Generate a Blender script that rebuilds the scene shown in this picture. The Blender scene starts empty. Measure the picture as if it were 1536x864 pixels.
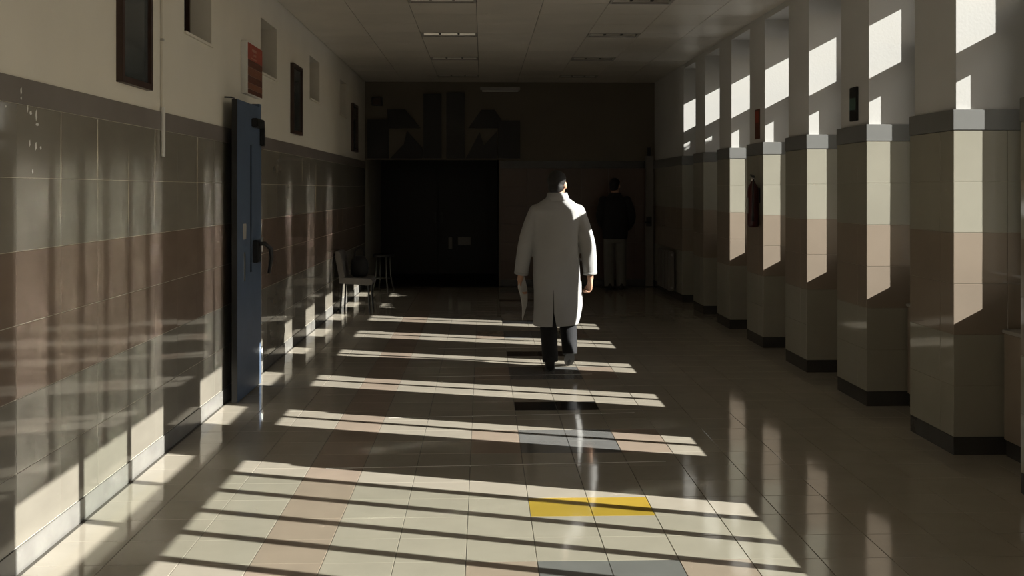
import bpy, bmesh, math, random
from mathutils import Vector, Matrix, Euler
random.seed(7)
SC = bpy.context.scene
COL = SC.collection
PI = math.pi

# ------------------------------------------------------------------ camera, sky, sun, exposure
cam_d = bpy.data.cameras.new('camera'); cam = bpy.data.objects.new('camera', cam_d); COL.objects.link(cam)
cam.location = (0, 0, 1.6)
cam.rotation_euler = (PI/2, 0, -math.atan(44/1536))
cam_d.lens = 36; cam_d.sensor_width = 36; cam_d.shift_y = -(432-285)/1536
cam_d.clip_start = 0.05; cam_d.clip_end = 500
SC.camera = cam

SUN_DIR = Vector((-1.0, 0.325, -0.527)).normalized()      # direction the light travels
sun_d = bpy.data.lights.new('sun', 'SUN'); sun = bpy.data.objects.new('sun', sun_d); COL.objects.link(sun)
sun.rotation_euler = SUN_DIR.to_track_quat('-Z', 'Y').to_euler()
sun.location = (30, -9, 18)
sun_d.energy = 16.0; sun_d.angle = math.radians(0.25); sun_d.color = (1.0, 0.97, 0.915)

world = bpy.data.worlds.new('sky'); SC.world = world; world.use_nodes = True
wn = world.node_tree.nodes; wl = world.node_tree.links; wn.clear()
sky = wn.new('ShaderNodeTexSky'); sky.sky_type = 'NISHITA'; sky.sun_disc = False
sky.sun_elevation = math.asin(-SUN_DIR.z)
sky.sun_rotation = math.atan2(-SUN_DIR.x, -SUN_DIR.y)
bg = wn.new('ShaderNodeBackground'); bg.inputs['Strength'].default_value = 0.23
wo = wn.new('ShaderNodeOutputWorld')
wl.new(sky.outputs[0], bg.inputs[0]); wl.new(bg.outputs[0], wo.inputs[0])

SC.view_settings.view_transform = 'Standard'; SC.view_settings.look = 'None'
SC.view_settings.exposure = 0.0; SC.view_settings.gamma = 1.0
SC.view_settings.use_curve_mapping = False
cy = SC.cycles
cy.use_denoising = True
cy.max_bounces = 8; cy.diffuse_bounces = 3; cy.glossy_bounces = 5; cy.transparent_max_bounces = 12
cy.caustics_reflective = True; cy.caustics_refractive = False
cy.blur_glossy = 0.0; cy.sample_clamp_indirect = 0.0; cy.sample_clamp_direct = 0
cy.use_guiding = True; cy.surface_guiding_probability = 0.8
cy.use_adaptive_sampling = False

# ------------------------------------------------------------------ main measures (x across, y along the corridor, z up)
XL = -1.94        # tile face of the left wall
XR = 2.84         # tile face of the pillars
XW = 3.40         # glazing plane
ZC = 3.39         # ceiling
YE = 17.0         # end wall
YB = -3.5         # wall behind
PIT = 1.40; PLEN = 0.63
ROWS = [0.109 + 0.3085*i for i in range(7)]   # tile courses
ZB0, ZB1 = ROWS[6], 2.072                     # dark band

# ------------------------------------------------------------------ helpers
def new_mat(name): 
    m = bpy.data.materials.new(name); m.use_nodes = True
    return m, m.node_tree.nodes, m.node_tree.links, m.node_tree.nodes['Principled BSDF']

def mat(name, col, rough=0.6, var=0.08, scale=6.0, bump=0.0, bscale=40.0, metal=0.0, spec=0.5, rand=0.0, ior=1.5, wave=0.0, rvar=0.0, stretch=None, detail=4.0):
    m, N, L, b = new_mat(name)
    geo = N.new('ShaderNodeNewGeometry')
    vec = geo.outputs['Position']
    if stretch:
        mp = N.new('ShaderNodeMapping'); mp.inputs['Scale'].default_value = stretch
        L.new(vec, mp.inputs['Vector']); vec = mp.outputs[0]
    n = N.new('ShaderNodeTexNoise'); n.inputs['Scale'].default_value = scale; n.inputs['Detail'].default_value = detail
    L.new(vec, n.inputs['Vector'])
    mr = N.new('ShaderNodeMapRange'); mr.inputs[3].default_value = 1-var; mr.inputs[4].default_value = 1+var
    mr.inputs[1].default_value = 0.3; mr.inputs[2].default_value = 0.7
    L.new(n.outputs['Fac'], mr.inputs[0])
    fac = mr.outputs[0]
    if rand:
        oi = N.new('ShaderNodeObjectInfo'); r2 = N.new('ShaderNodeMapRange')
        r2.inputs[3].default_value = 1-rand; r2.inputs[4].default_value = 1+rand
        L.new(oi.outputs['Random'], r2.inputs[0])
        mu = N.new('ShaderNodeMath'); mu.operation = 'MULTIPLY'
        L.new(fac, mu.inputs[0]); L.new(r2.outputs[0], mu.inputs[1]); fac = mu.outputs[0]
    vm = N.new('ShaderNodeVectorMath'); vm.operation = 'SCALE'; vm.inputs[0].default_value = col
    L.new(fac, vm.inputs['Scale']); L.new(vm.outputs[0], b.inputs['Base Color'])
    b.inputs['Roughness'].default_value = rough; b.inputs['Metallic'].default_value = metal
    b.inputs['IOR'].default_value = ior; b.inputs['Specular IOR Level'].default_value = spec
    if rvar:
        r3 = N.new('ShaderNodeMapRange'); r3.inputs[3].default_value = rough; r3.inputs[4].default_value = rough+rvar
        L.new(n.outputs['Fac'], r3.inputs[0]); L.new(r3.outputs[0], b.inputs['Roughness'])
    if bump or wave:
        bp = N.new('ShaderNodeBump'); bp.inputs['Strength'].default_value = 1.0
        nb = N.new('ShaderNodeTexNoise'); nb.inputs['Scale'].default_value = bscale; nb.inputs['Detail'].default_value = 3 if bump else 0
        L.new(geo.outputs['Position'], nb.inputs['Vector'])
        bp.inputs['Distance'].default_value = bump or wave
        L.new(nb.outputs['Fac'], bp.inputs['Height']); L.new(bp.outputs[0], b.inputs['Normal'])
    return m

M = {}
FW = 0.0003
M['f_beige'] = mat('floor_tile_beige', (0.42, 0.378, 0.31), 0.085, 0.05, 5, rand=0.025, wave=FW, bscale=7, ior=2.2)
M['f_pink']  = mat('floor_tile_pink',  (0.39, 0.31, 0.245), 0.085, 0.05, 5, rand=0.025, wave=FW, bscale=7, ior=2.2)
M['f_grey']  = mat('floor_tile_grey',  (0.185, 0.183, 0.177), 0.085, 0.06, 5, rand=0.025, wave=FW, bscale=7, ior=2.2)
M['f_yellow']= mat('floor_tile_yellow',(0.46, 0.31, 0.045), 0.085, 0.06, 5, rand=0.025, wave=FW, bscale=7, ior=2.2)
M['f_black'] = mat('floor_tile_black', (0.02, 0.02, 0.02), 0.10, 0.1, 5, rand=0.025, wave=FW, bscale=7, ior=2.2)
M['strip']   = mat('pale_floor_strip', (0.75, 0.72, 0.64), 0.5, 0.1, 9)
M['grout']   = mat('floor_grout', (0.10, 0.09, 0.075), 0.8, 0.15, 30)
M['wgrout']  = mat('wall_grout', (0.40, 0.36, 0.28), 0.8, 0.1, 30)
WW = 0.0003
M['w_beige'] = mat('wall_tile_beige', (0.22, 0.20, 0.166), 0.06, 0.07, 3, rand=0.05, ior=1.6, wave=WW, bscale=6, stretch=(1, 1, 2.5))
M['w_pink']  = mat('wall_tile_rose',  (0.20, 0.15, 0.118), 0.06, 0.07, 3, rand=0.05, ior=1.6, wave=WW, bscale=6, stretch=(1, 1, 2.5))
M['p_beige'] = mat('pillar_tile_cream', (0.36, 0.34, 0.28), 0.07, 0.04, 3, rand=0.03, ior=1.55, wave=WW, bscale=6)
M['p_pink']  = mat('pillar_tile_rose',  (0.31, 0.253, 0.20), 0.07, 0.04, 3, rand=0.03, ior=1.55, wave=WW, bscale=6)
M['band']    = mat('dado_band_grey', (0.19, 0.165, 0.15), 0.35, 0.1, 4)
M['p_band']  = mat('pillar_band_grey', (0.20, 0.20, 0.193), 0.35, 0.06, 4)
M['baseleft'] = mat('baseboard_grey', (0.19, 0.183, 0.17), 0.25, 0.15, 5)
M['base']    = mat('baseboard_dark', (0.055, 0.053, 0.05), 0.25, 0.15, 5)
M['plaster'] = mat('wall_plaster_cream', (0.68, 0.635, 0.545), 0.75, 0.04, 1.5, bump=0.0006, bscale=60)
M['p_plaster'] = mat('pillar_plaster', (0.58, 0.57, 0.55), 0.75, 0.03, 1.5, bump=0.0005, bscale=60)
M['ceil']    = mat('ceiling_panel', (0.66, 0.61, 0.535), 0.38, 0.06, 2.0, rand=0.04, wave=0.0015, bscale=5)
M['slab']    = mat('concrete_slab', (0.12, 0.11, 0.10), 0.9, 0.1, 4)
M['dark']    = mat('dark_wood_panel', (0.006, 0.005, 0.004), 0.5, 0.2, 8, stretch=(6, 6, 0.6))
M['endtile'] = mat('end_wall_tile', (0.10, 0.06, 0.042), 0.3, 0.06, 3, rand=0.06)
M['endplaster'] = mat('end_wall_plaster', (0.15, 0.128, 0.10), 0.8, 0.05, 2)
M['wframe']  = mat('window_frame_white', (0.55, 0.55, 0.53), 0.4, 0.04, 6)
M['alu']     = mat('aluminium', (0.62, 0.62, 0.60), 0.3, 0.05, 20, metal=1.0)
M['softmetal'] = mat('brushed_reflector', (0.80, 0.79, 0.75), 0.28, 0.03, 20, metal=1.0)
M['dimmetal'] = mat('dull_metal', (0.10, 0.10, 0.085), 0.5, 0.1, 20)
M['darkframe'] = mat('dark_brown_frame', (0.035, 0.016, 0.010), 0.4, 0.2, 15)
M['blue']    = mat('blue_grey_door_paint', (0.085, 0.118, 0.18), 0.42, 0.08, 6)
M['black']   = mat('black_plastic', (0.010, 0.010, 0.011), 0.4, 0.1, 20)
M['red']     = mat('extinguisher_red', (0.06, 0.007, 0.007), 0.3, 0.1, 10)
M['signred'] = mat('sign_red', (0.30, 0.055, 0.030), 0.5, 0.1, 10)
M['signbrown'] = mat('sign_brown', (0.20, 0.075, 0.035), 0.5, 0.1, 10)
M['signdark'] = mat('sign_dark_brown', (0.11, 0.035, 0.018), 0.5, 0.1, 10)
M['signprint'] = mat('sign_print', (0.42, 0.22, 0.16), 0.6, 0.1, 10)
M['grey']    = mat('pale_grey_plastic', (0.35, 0.33, 0.30), 0.45, 0.08, 10)
M['chair']   = mat('chair_vinyl', (0.17, 0.155, 0.14), 0.5, 0.08, 10)
M['white']   = mat('white_paint', (0.68, 0.67, 0.63), 0.5, 0.04, 10)
M['green']   = mat('dark_green_print', (0.06, 0.11, 0.09), 0.5, 0.1, 20)
M['coat']    = mat('white_cotton_coat', (0.34, 0.335, 0.33), 0.85, 0.04, 4, bump=0.012, bscale=5)
M['trouser'] = mat('black_trousers', (0.010, 0.010, 0.012), 0.85, 0.1, 30, bump=0.004, bscale=12)
M['shoe']    = mat('black_leather', (0.004, 0.004, 0.004), 0.7, 0.1, 30)
M['skin']    = mat('skin', (0.46, 0.26, 0.17), 0.5, 0.06, 30)
M['hair']    = mat('dark_hair', (0.012, 0.010, 0.009), 0.7, 0.3, 60, bump=0.003, bscale=120)
M['jacket']  = mat('black_jacket', (0.010, 0.010, 0.011), 0.85, 0.1, 20, bump=0.006, bscale=9)
M['trouser2'] = mat('pale_grey_trousers', (0.16, 0.155, 0.14), 0.85, 0.06, 20, bump=0.005, bscale=10)
M['paper']   = mat('paper', (0.62, 0.61, 0.58), 0.8, 0.02, 10)
M['bag']     = mat('black_cloth_bag', (0.010, 0.010, 0.010), 0.8, 0.1, 20, bump=0.003, bscale=20)
M['pave']    = mat('outdoor_paving', (0.52, 0.51, 0.50), 0.9, 0.12, 2)
M['leaf'] = mat('evergreen_leaf', (0.03, 0.055, 0.02), 0.5, 0.3, 6)
M['bark'] = mat('bark', (0.07, 0.05, 0.035), 0.9, 0.2, 12)
M['eye']     = mat('eye_white', (0.6, 0.58, 0.55), 0.2, 0.02, 10)

def glass_mat(name, tint, refl=0.10):
    m = bpy.data.materials.new(name); m.use_nodes = True
    N = m.node_tree.nodes; L = m.node_tree.links; N.clear()
    t = N.new('ShaderNodeBsdfTransparent'); t.inputs[0].default_value = (*tint, 1)
    g = N.new('ShaderNodeBsdfGlossy'); g.inputs['Roughness'].default_value = 0.02
    fr = N.new('ShaderNodeFresnel'); fr.inputs[0].default_value = 1.45
    mx = N.new('ShaderNodeMixShader'); o = N.new('ShaderNodeOutputMaterial')
    L.new(fr.outputs[0], mx.inputs[0]); L.new(t.outputs[0], mx.inputs[1]); L.new(g.outputs[0], mx.inputs[2]); L.new(mx.outputs[0], o.inputs[0])
    return m
M['glass'] = glass_mat('window_glass', (0.96, 0.97, 0.96))
M['darkglass'] = mat('dark_glass', (0.012, 0.016, 0.018), 0.06, 0.1, 3, spec=0.7)
M['boardglass'] = mat('board_glass', (0.055, 0.062, 0.064), 0.08, 0.3, 4, spec=0.8)

def mesh_obj(name, verts, faces, m, parent=None, smooth=False):
    me = bpy.data.meshes.new(name); me.from_pydata([tuple(v) for v in verts], [], faces); me.update()
    if m is not None: me.materials.append(M[m] if isinstance(m, str) else m)
    if smooth: me.polygons.foreach_set('use_smooth', [True]*len(me.polygons))
    o = bpy.data.objects.new(name, me); COL.objects.link(o)
    if parent: o.parent = parent
    return o

class MB:
    """collects shapes for one mesh"""
    def __init__(s): s.v = []; s.f = []
    def add(s, vs, fs):
        b = len(s.v); s.v += [tuple(v) for v in vs]; s.f += [tuple(i+b for i in f) for f in fs]; return s
    def box(s, x0, x1, y0, y1, z0, z1, c=0.0):
        if c <= 0:
            vs = [(x, y, z) for z in (z0, z1) for y in (y0, y1) for x in (x0, x1)]
            return s.add(vs, [(0,2,3,1), (4,5,7,6), (0,1,5,4), (2,6,7,3), (0,4,6,2), (1,3,7,5)])
        bm = bmesh.new()
        vs = [bm.verts.new((x, y, z)) for z in (z0, z1) for y in (y0, y1) for x in (x0, x1)]
        for f in [(0,2,3,1), (4,5,7,6), (0,1,5,4), (2,6,7,3), (0,4,6,2), (1,3,7,5)]: bm.faces.new([vs[i] for i in f])
        bmesh.ops.bevel(bm, geom=list(bm.edges), offset=c, segments=2, affect='EDGES')
        return s.bm(bm)
    def bm(s, bm):
        bm.verts.index_update()
        s.add([v.co[:] for v in bm.verts], [[v.index for v in f.verts] for f in bm.faces]); bm.free(); return s
    def tube(s, pts, r, n=10, cap=True):
        pts = [Vector(p) for p in pts]; rs = r if isinstance(r, (list, tuple)) else [r]*len(pts)
        vs = []; fs = []; up = None
        for i, p in enumerate(pts):
            t = (pts[min(i+1, len(pts)-1)] - pts[max(i-1, 0)]).normalized()
            if up is None: up = Vector((0, 0, 1)) if abs(t.z) < 0.9 else Vector((0, 1, 0))
            a = up.cross(t).normalized(); up = t.cross(a).normalized()
            for k in range(n):
                an = 2*PI*k/n; vs.append(p + (a*math.cos(an) + up*math.sin(an))*rs[i])
        for i in range(len(pts)-1):
            for k in range(n):
                k2 = (k+1) % n; fs.append((i*n+k, i*n+k2, (i+1)*n+k2, (i+1)*n+k))
        if cap: fs.append(tuple(range(n))[::-1]); fs.append(tuple((len(pts)-1)*n+k for k in range(n)))
        return s.add(vs, fs)
    def lathe(s, prof, cx, cy, n=20):
        vs = []; fs = []
        for r, z in prof:
            for k in range(n):
                a = 2*PI*k/n; vs.append((cx+r*math.cos(a), cy+r*math.sin(a), z))
        for i in range(len(prof)-1):
            for k in range(n):
                k2 = (k+1) % n; fs.append((i*n+k, i*n+k2, (i+1)*n+k2, (i+1)*n+k))
        fs.append(tuple(range(n))[::-1]); fs.append(tuple((len(prof)-1)*n+k for k in range(n)))
        return s.add(vs, fs)
    def prism(s, poly, axis, a0, a1):
        """poly: 2D points; extruded along axis ('x','y','z') from a0 to a1"""
        n = len(poly); vs = []
        for a in (a0, a1):
            for p, q in poly:
                vs.append({'x': (a, p, q), 'y': (p, a, q), 'z': (p, q, a)}[axis])
        fs = [tuple(range(n))[::-1], tuple(range(n, 2*n))] + [(i, (i+1) % n, n+(i+1) % n, n+i) for i in range(n)]
        return s.add(vs, fs)
    def build(s, name, m, parent=None, smooth=False):
        o = mesh_obj(name, s.v, s.f, m, parent, smooth)
        bm = bmesh.new(); bm.from_mesh(o.data); bmesh.ops.recalc_face_normals(bm, faces=bm.faces); bm.to_mesh(o.data); bm.free()
        if smooth: o.data.polygons.foreach_set('use_smooth', [True]*len(o.data.polygons))
        return o

def tag(o, label=None, cat=None, group=None, kind=None):
    if label: o['label'] = label
    if cat: o['category'] = cat
    if group: o['group'] = group
    if kind: o['kind'] = kind
    return o
def empty(name, loc=(0, 0, 0), rz=0):
    o = bpy.data.objects.new(name, None); COL.objects.link(o); o.location = loc; o.rotation_euler = (0, 0, rz)
    o.empty_display_size = 0.1
    return o
def struct(o, label, cat): return tag(o, label, cat, kind='structure')

# tiles: unit pieces, shared meshes -------------------------------------------------
ORI = {'up': Matrix(((1,0,0),(0,1,0),(0,0,1))), 'down': Matrix(((1,0,0),(0,-1,0),(0,0,-1))),
       '+x': Matrix(((0,0,1),(1,0,0),(0,1,0))), '-x': Matrix(((0,0,-1),(-1,0,0),(0,1,0))),
       '-y': Matrix(((1,0,0),(0,0,-1),(0,1,0))), '+y': Matrix(((-1,0,0),(0,0,1),(0,1,0)))}
def tile_geo(w, h, th, ch=0.0012):
    a, b = w/2, h/2
    vs = [(-a,-b,-th),(a,-b,-th),(a,b,-th),(-a,b,-th), (-a,-b,-ch),(a,-b,-ch),(a,b,-ch),(-a,b,-ch),
          (-a+ch,-b+ch,0),(a-ch,-b+ch,0),(a-ch,b-ch,0),(-a+ch,b-ch,0)]
    fs = [(8,9,10,11)] + [(i,(i+1)%4,4+(i+1)%4,4+i) for i in range(4)] + [(4+i,4+(i+1)%4,8+(i+1)%4,8+i) for i in range(4)]
    return vs, fs
TC = {}
def tile(name, w, h, th, ori, c, m, parent, tilt=0.0, gap=0.003, gapw=None):
    key = (name, round(w, 4), round(h, 4), m)
    if key not in TC:
        vs, fs = tile_geo(w-(gap if gapw is None else gapw), h-gap, th)
        me = bpy.data.meshes.new(name); me.from_pydata(vs, [], fs); me.update(); me.materials.append(M[m]); TC[key] = me
    o = bpy.data.objects.new(name, TC[key]); COL.objects.link(o)
    r = ORI[ori]
    if tilt: r = r @ Euler((random.gauss(0, tilt), random.gauss(0, tilt), 0)).to_matrix()
    mw = r.to_4x4(); mw.translation = Vector(c)
    o.parent = parent; o.matrix_local = mw
    return o
def tiles_joined(name, specs, parent, tilt=0.0, gap=0.003, mats=None):
    """specs: (w,h,th,ori,centre,mat) joined into one part of kind stuff"""
    me = bpy.data.meshes.new(name); V = []; F = []; MI = []
    mats = mats or sorted({s[5] for s in specs})
    for w, h, th, ori, c, m in specs:
        vs, fs = tile_geo(w-gap, h-gap, th)
        r = ORI[ori]
        if tilt: r = r @ Euler((random.gauss(0, tilt), random.gauss(0, tilt), 0)).to_matrix()
        c = Vector(c); b = len(V)
        V += [tuple(r @ Vector(v) + c) for v in vs]; F += [tuple(i+b for i in f) for f in fs]; MI += [mats.index(m)]*len(fs)
    me.from_pydata(V, [], F); me.update()
    for m in mats: me.materials.append(M[m])
    me.polygons.foreach_set('material_index', MI)
    o = bpy.data.objects.new(name, me); COL.objects.link(o); o.parent = parent; o['kind'] = 'stuff'
    return o

# ------------------------------------------------------------------ floor
fl = MB().box(XL-0.02, 3.5, YB, YE, -0.12, -0.004).build('floor', 'grout')
struct(fl, 'polished beige tile floor of the corridor striped by sunlight', 'floor')
TX, TY = 0.3075, 0.302
FX0, FY0 = 0.235, 4.41
def floor_col(k, j):
    jm = j % 8
    if k in (0, 1):
        if jm in (6, 7): return 'f_grey'
        if jm == 2: return 'f_yellow' if j == 2 else 'f_black'
    if k in (-1, 2) and jm in (6, 7): return 'f_pink'
    if k == -4: return 'f_pink'
    return 'f_beige'
spec = []
for j in range(-26, 42):
    y = FY0 + (j+0.5)*TY
    for k in range(-7, 10):
        x = FX0 + (k+0.5)*TX
        if -1 <= j <= 15: tile('tile', TX, TY, 0.006, 'up', (x, y, 0), floor_col(k, j), fl, 0.0014)
        elif y < YE-0.1 and y > YB+0.15: spec.append((TX, TY, 0.006, 'up', (x, y, 0), floor_col(k, j)))
tiles_joined('far_tiles', spec, fl, 0.0014)
for ya, yb, xa, xb in ((5.91, 6.01, -0.90, 1.08), (7.21, 7.33, -0.66, 1.09), (8.78, 8.88, -0.55, 0.95), (10.34, 10.42, -0.45, 0.80)):  # thin pale strips laid slightly askew across the tiles
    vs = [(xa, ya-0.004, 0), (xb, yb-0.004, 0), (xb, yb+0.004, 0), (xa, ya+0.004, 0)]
    MB().add([(x, y, 0.0008) for x, y, z in vs]+[(x, y, -0.004) for x, y, z in vs], [(0,1,2,3), (0,4,5,1), (1,5,6,2), (2,6,7,3), (3,7,4,0)]).build('pale_strip', 'strip', fl)

# ------------------------------------------------------------------ left wall with recessed high windows
def holed_wall(mb, xf, xb, y0, y1, z0, z1, holes, deep):
    ys = sorted({y0, y1} | {h[0] for h in holes} | {h[1] for h in holes}); zs = sorted({z0, z1} | {h[2] for h in holes} | {h[3] for h in holes})
    for a, b in zip(ys, ys[1:]):
        for c, d in zip(zs, zs[1:]):
            if any(h[0] <= a and b <= h[1] and h[2] <= c and d <= h[3] for h in holes): continue
            mb.add([(xf,a,c),(xf,b,c),(xf,b,d),(xf,a,d)], [(0,1,2,3)])
    for h in holes:
        a, b, c, d = h; e = xf-deep
        mb.add([(xf,a,c),(xf,b,c),(xf,b,d),(xf,a,d),(e,a,c),(e,b,c),(e,b,d),(e,a,d)], [(0,4,5,1),(1,5,6,2),(2,6,7,3),(3,7,4,0)])
    mb.add([(xb,y0,z0),(xb,y1,z0),(xb,y1,z1),(xb,y0,z1)], [(3,2,1,0)])
    mb.add([(xf,y0,z1),(xf,y1,z1),(xb,y1,z1),(xb,y0,z1),(xf,y0,z0),(xf,y1,z0),(xb,y1,z0),(xb,y0,z0)], [(0,1,2,3),(7,6,5,4),(3,7,4,0),(1,5,6,2)])
WINS = [(4.20, 4.88), (6.73, 7.40), (9.03, 9.73), (11.57, 12.27), (14.03, 14.68)]
holes = [(a, b, 2.635, 3.115) for a, b in WINS]
mb = MB(); holed_wall(mb, XL-0.004, XL-0.25, YB, YE+4, -0.1, 3.5, holes, 0.17)
wleft = mesh_obj('wall_left', mb.v, mb.f, 'plaster')
struct(wleft, 'long corridor wall with cream plaster above a tiled dado', 'wall')
# the grout bed behind the tiles
MB().box(XL-0.03, XL-0.0025, YB, YE, ROWS[0], ZB0).build('grout_bed', 'wgrout', wleft)
TW = 0.45; WY0 = 4.32
spec = []
for j in range(-18, 30):
    y0 = WY0 + j*TW; y1 = y0+TW
    if y0 >= YE: break
    y1 = min(y1, YE)
    for r in range(6):
        m = 'w_pink' if r in (2, 3) else 'w_beige'
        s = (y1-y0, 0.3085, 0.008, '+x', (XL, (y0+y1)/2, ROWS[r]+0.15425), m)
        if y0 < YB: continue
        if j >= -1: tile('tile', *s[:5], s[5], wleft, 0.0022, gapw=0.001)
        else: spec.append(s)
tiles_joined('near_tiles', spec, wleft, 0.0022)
MB().box(XL-0.02, XL+0.004, YB, YE, ZB0+0.002, ZB1).build('dado_band', 'band', wleft)
o = MB().box(XL-0.02, XL+0.006, YB, YE, 0, ROWS[0]-0.002).build('baseboard_left', 'baseleft'); struct(o, 'dark skirting along the foot of the left tiled wall', 'baseboard')
for i, (a, b) in enumerate(WINS):
    e = XL-0.004-0.17
    w = MB()
    for q in ((a, a+0.035, 2.635, 3.115), (b-0.035, b, 2.635, 3.115), (a+0.035, b-0.035, 2.635, 2.67), (a+0.035, b-0.035, 3.08, 3.115)):
        w.box(e-0.02, e+0.02, q[0], q[1], q[2], q[3])
    w = w.build('window_%d' % (i+1), 'darkframe')
    nm = ['over the tiles before the notice board', 'between the notice board and the red sign', 'just past the red sign', 'second after the red sign', 'last before the waiting chair'][i]
    struct(w, 'small dark high window recessed in cream plaster, ' + nm, 'window')
    MB().box(e-0.01, e-0.004, a+0.035, b-0.035, 2.67, 3.08).build('pane', 'darkglass', w)
    MB().box(e+0.02, XL+0.012, a-0.01, b+0.01, 2.62, 2.637).build('window_sill', 'plaster', w)

# ------------------------------------------------------------------ pillars
def pillar(y0, tiles_as_objects, label):
    y1 = y0+PLEN; xo = 3.5
    c = MB().box(XR+0.025, xo, y0+0.02, y1-0.02, -0.005, 3.5).build('pillar', 'p_plaster')
    struct(c, label, 'pillar')
    MB().box(XR+0.004, XW-0.04, y0+0.004, y1-0.004, ROWS[0], ZB0).build('grout_bed', 'wgrout', c)
    MB().box(XR-0.004, XW-0.04, y0-0.004, y1+0.004, ZB0+0.002, ZB1+0.015, 0.003).build('dado_band', 'p_band', c)
    MB().box(XR+0.002, XW-0.04, y0+0.002, y1-0.002, -0.004, ROWS[0]-0.002).build('baseboard', 'base', c)
    spec = []
    for r in range(6):
        m = 'p_pink' if r in (2, 3) else 'p_beige'; z = ROWS[r]+0.15425; h = 0.3085
        # corridor side: 0.45 + 0.18, camera side and far side: 0.33 + 0.19
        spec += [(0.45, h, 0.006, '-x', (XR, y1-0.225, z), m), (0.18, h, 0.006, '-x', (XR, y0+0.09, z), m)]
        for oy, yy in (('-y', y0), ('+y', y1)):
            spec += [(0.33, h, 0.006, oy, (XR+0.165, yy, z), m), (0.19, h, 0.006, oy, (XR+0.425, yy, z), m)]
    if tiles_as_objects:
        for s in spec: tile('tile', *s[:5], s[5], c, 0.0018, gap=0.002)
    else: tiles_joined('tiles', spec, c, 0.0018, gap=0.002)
    return c
ORDN = ['first', 'second', 'third', 'fourth', 'fifth', 'sixth', 'seventh', 'eighth', 'ninth', 'tenth', 'eleventh']
PY = {k: 4.70+PIT*k for k in (-4, -3, -2, 0, 1, 2, 3, 4, 5, 6)}
for k, y in PY.items():
    n = 7-k if k >= 0 else 6-k
    lab = {2: 'square tiled pillar carrying a small dark green plate above the band', 4: 'square tiled pillar with the red fire extinguisher hung on it'}.get(k, 'square tiled pillar, %s in the row counted from the radiator wall' % ORDN[n-1])
    pillar(y, k >= 0, lab)

# ------------------------------------------------------------------ right wall: parapet, lintel, end block
Y7 = 14.50
wr = MB()
wr.box(3.30, 3.5, YB, Y7, -0.1, 1.0)
wr.box(XW-0.06, 3.5, YB, Y7, 3.15, 3.5)
wr.box(XR+0.03, XW-0.06, YB, Y7, 3.33, 3.5)
wr = wr.build('wall_right', 'p_plaster'); struct(wr, 'window parapet and lintel running behind the row of tiled pillars', 'wall')
we = MB().box(XR+0.025, 3.5, Y7+0.02, YE+0.2, -0.1, 3.5).build('wall_right_end', 'p_plaster'); struct(we, 'solid wall block between the last window and the end wall', 'wall')
MB().box(XR+0.004, XW-0.04, Y7+0.004, YE, ROWS[0], ZB0).build('grout_bed', 'wgrout', we)
MB().box(XR-0.004, XW-0.04, Y7-0.004, YE, ZB0+0.002, ZB1+0.015).build('dado_band', 'p_band', we)
MB().box(XR+0.002, XW-0.04, Y7+0.002, YE, -0.004, ROWS[0]-0.002).build('baseboard', 'base', we)
for r in range(6):
    m = 'p_pink' if r in (2, 3) else 'p_beige'; z = ROWS[r]+0.15425
    for j in range(6):
        a = Y7+0.45*j; b = min(a+0.45, YE)
        if b-a > 0.02: tile('tile', b-a, 0.3085, 0.006, '-x', (XR, (a+b)/2, z), m, we, 0.0018)
    tile('tile', 0.33, 0.3085, 0.006, '-y', (XR+0.165, Y7, z), m, we, 0.0018)
    tile('tile', 0.19, 0.3085, 0.006, '-y', (XR+0.425, Y7, z), m, we, 0.0018)

# windows of the bays
Z0, Z1, Z2, Z3 = 1.055, 2.54, 2.70, 3.145
def bay_window(n, ya, yb, label, mull_low, mull_up, jl=0.125, ju=(0.045, 0.09), mw=0.046):
    d0, d1 = XW-0.015, XW+0.015
    w = MB()
    w.box(d0-0.02, d1+0.02, ya, yb, 1.0, Z0)
    w.box(d0, d1, ya, yb, Z1, Z2)
    w.box(d0, d1, ya, yb, Z3, Z3+0.02)
    w.box(d0, d1, ya, ya+jl, Z0, Z1); w.box(d0, d1, yb-jl, yb, Z0, Z1)
    w.box(d0, d1, ya, ya+ju[0], Z2, Z3); w.box(d0, d1, yb-ju[1], yb, Z2, Z3)
    for m in mull_low: w.box(d0, d1, m-mw/2, m+mw/2, Z0, Z1)
    for m in mull_up: w.box(d0, d1, m-mw/2, m+mw/2, Z2, Z3)
    w = w.build('window_%d' % n, 'wframe'); struct(w, label, 'window')
    def panes(edges, z0, z1):
        for a, b in zip(edges, edges[1:]):
            MB().box(XW-0.003, XW+0.003, a+0.004, b-0.004, z0, z1).build('pane', 'glass', w)
    lo = [ya+jl]+list(mull_low)+[yb-jl]; up = [ya+ju[0]]+list(mull_up)+[yb-ju[1]]
    panes(lo, Z0, Z1); panes(up, Z2, Z3)
    MB().box(3.28, XW-0.035, ya-0.015, yb+0.015, 1.0, 1.02).build('window_sill', 'white', w)
    return w
n = 6
for k in range(0, 7):
    ya = PY[k]+PLEN-0.02; yb = 4.70+PIT*(k+1)+0.02
    bay_window(n, ya, yb, 'tall white framed window in the %s bay from the radiator wall' % ORDN[6-k], [(ya+yb)/2], [], jl=0.14); n += 1
ya = PY[-2]+PLEN-0.02; yb = PY[0]+0.02
bay_window(n, ya, yb, 'wide window of many narrow panes in the double-width bay', [4.27, 3.945, 3.60, 3.275, 2.93], [3.945, 3.275], jl=0.06, ju=(0.06, 0.06), mw=0.058); n += 1
for k in (-4, -3):
    ya = PY[k]+PLEN-0.02; yb = PY[k]+PIT+0.02
    bay_window(n, ya, yb, 'tall white framed window, %s bay past the double-width bay' % ORDN[-3-k+0], [(ya+yb)/2], [], jl=0.14); n += 1

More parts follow.
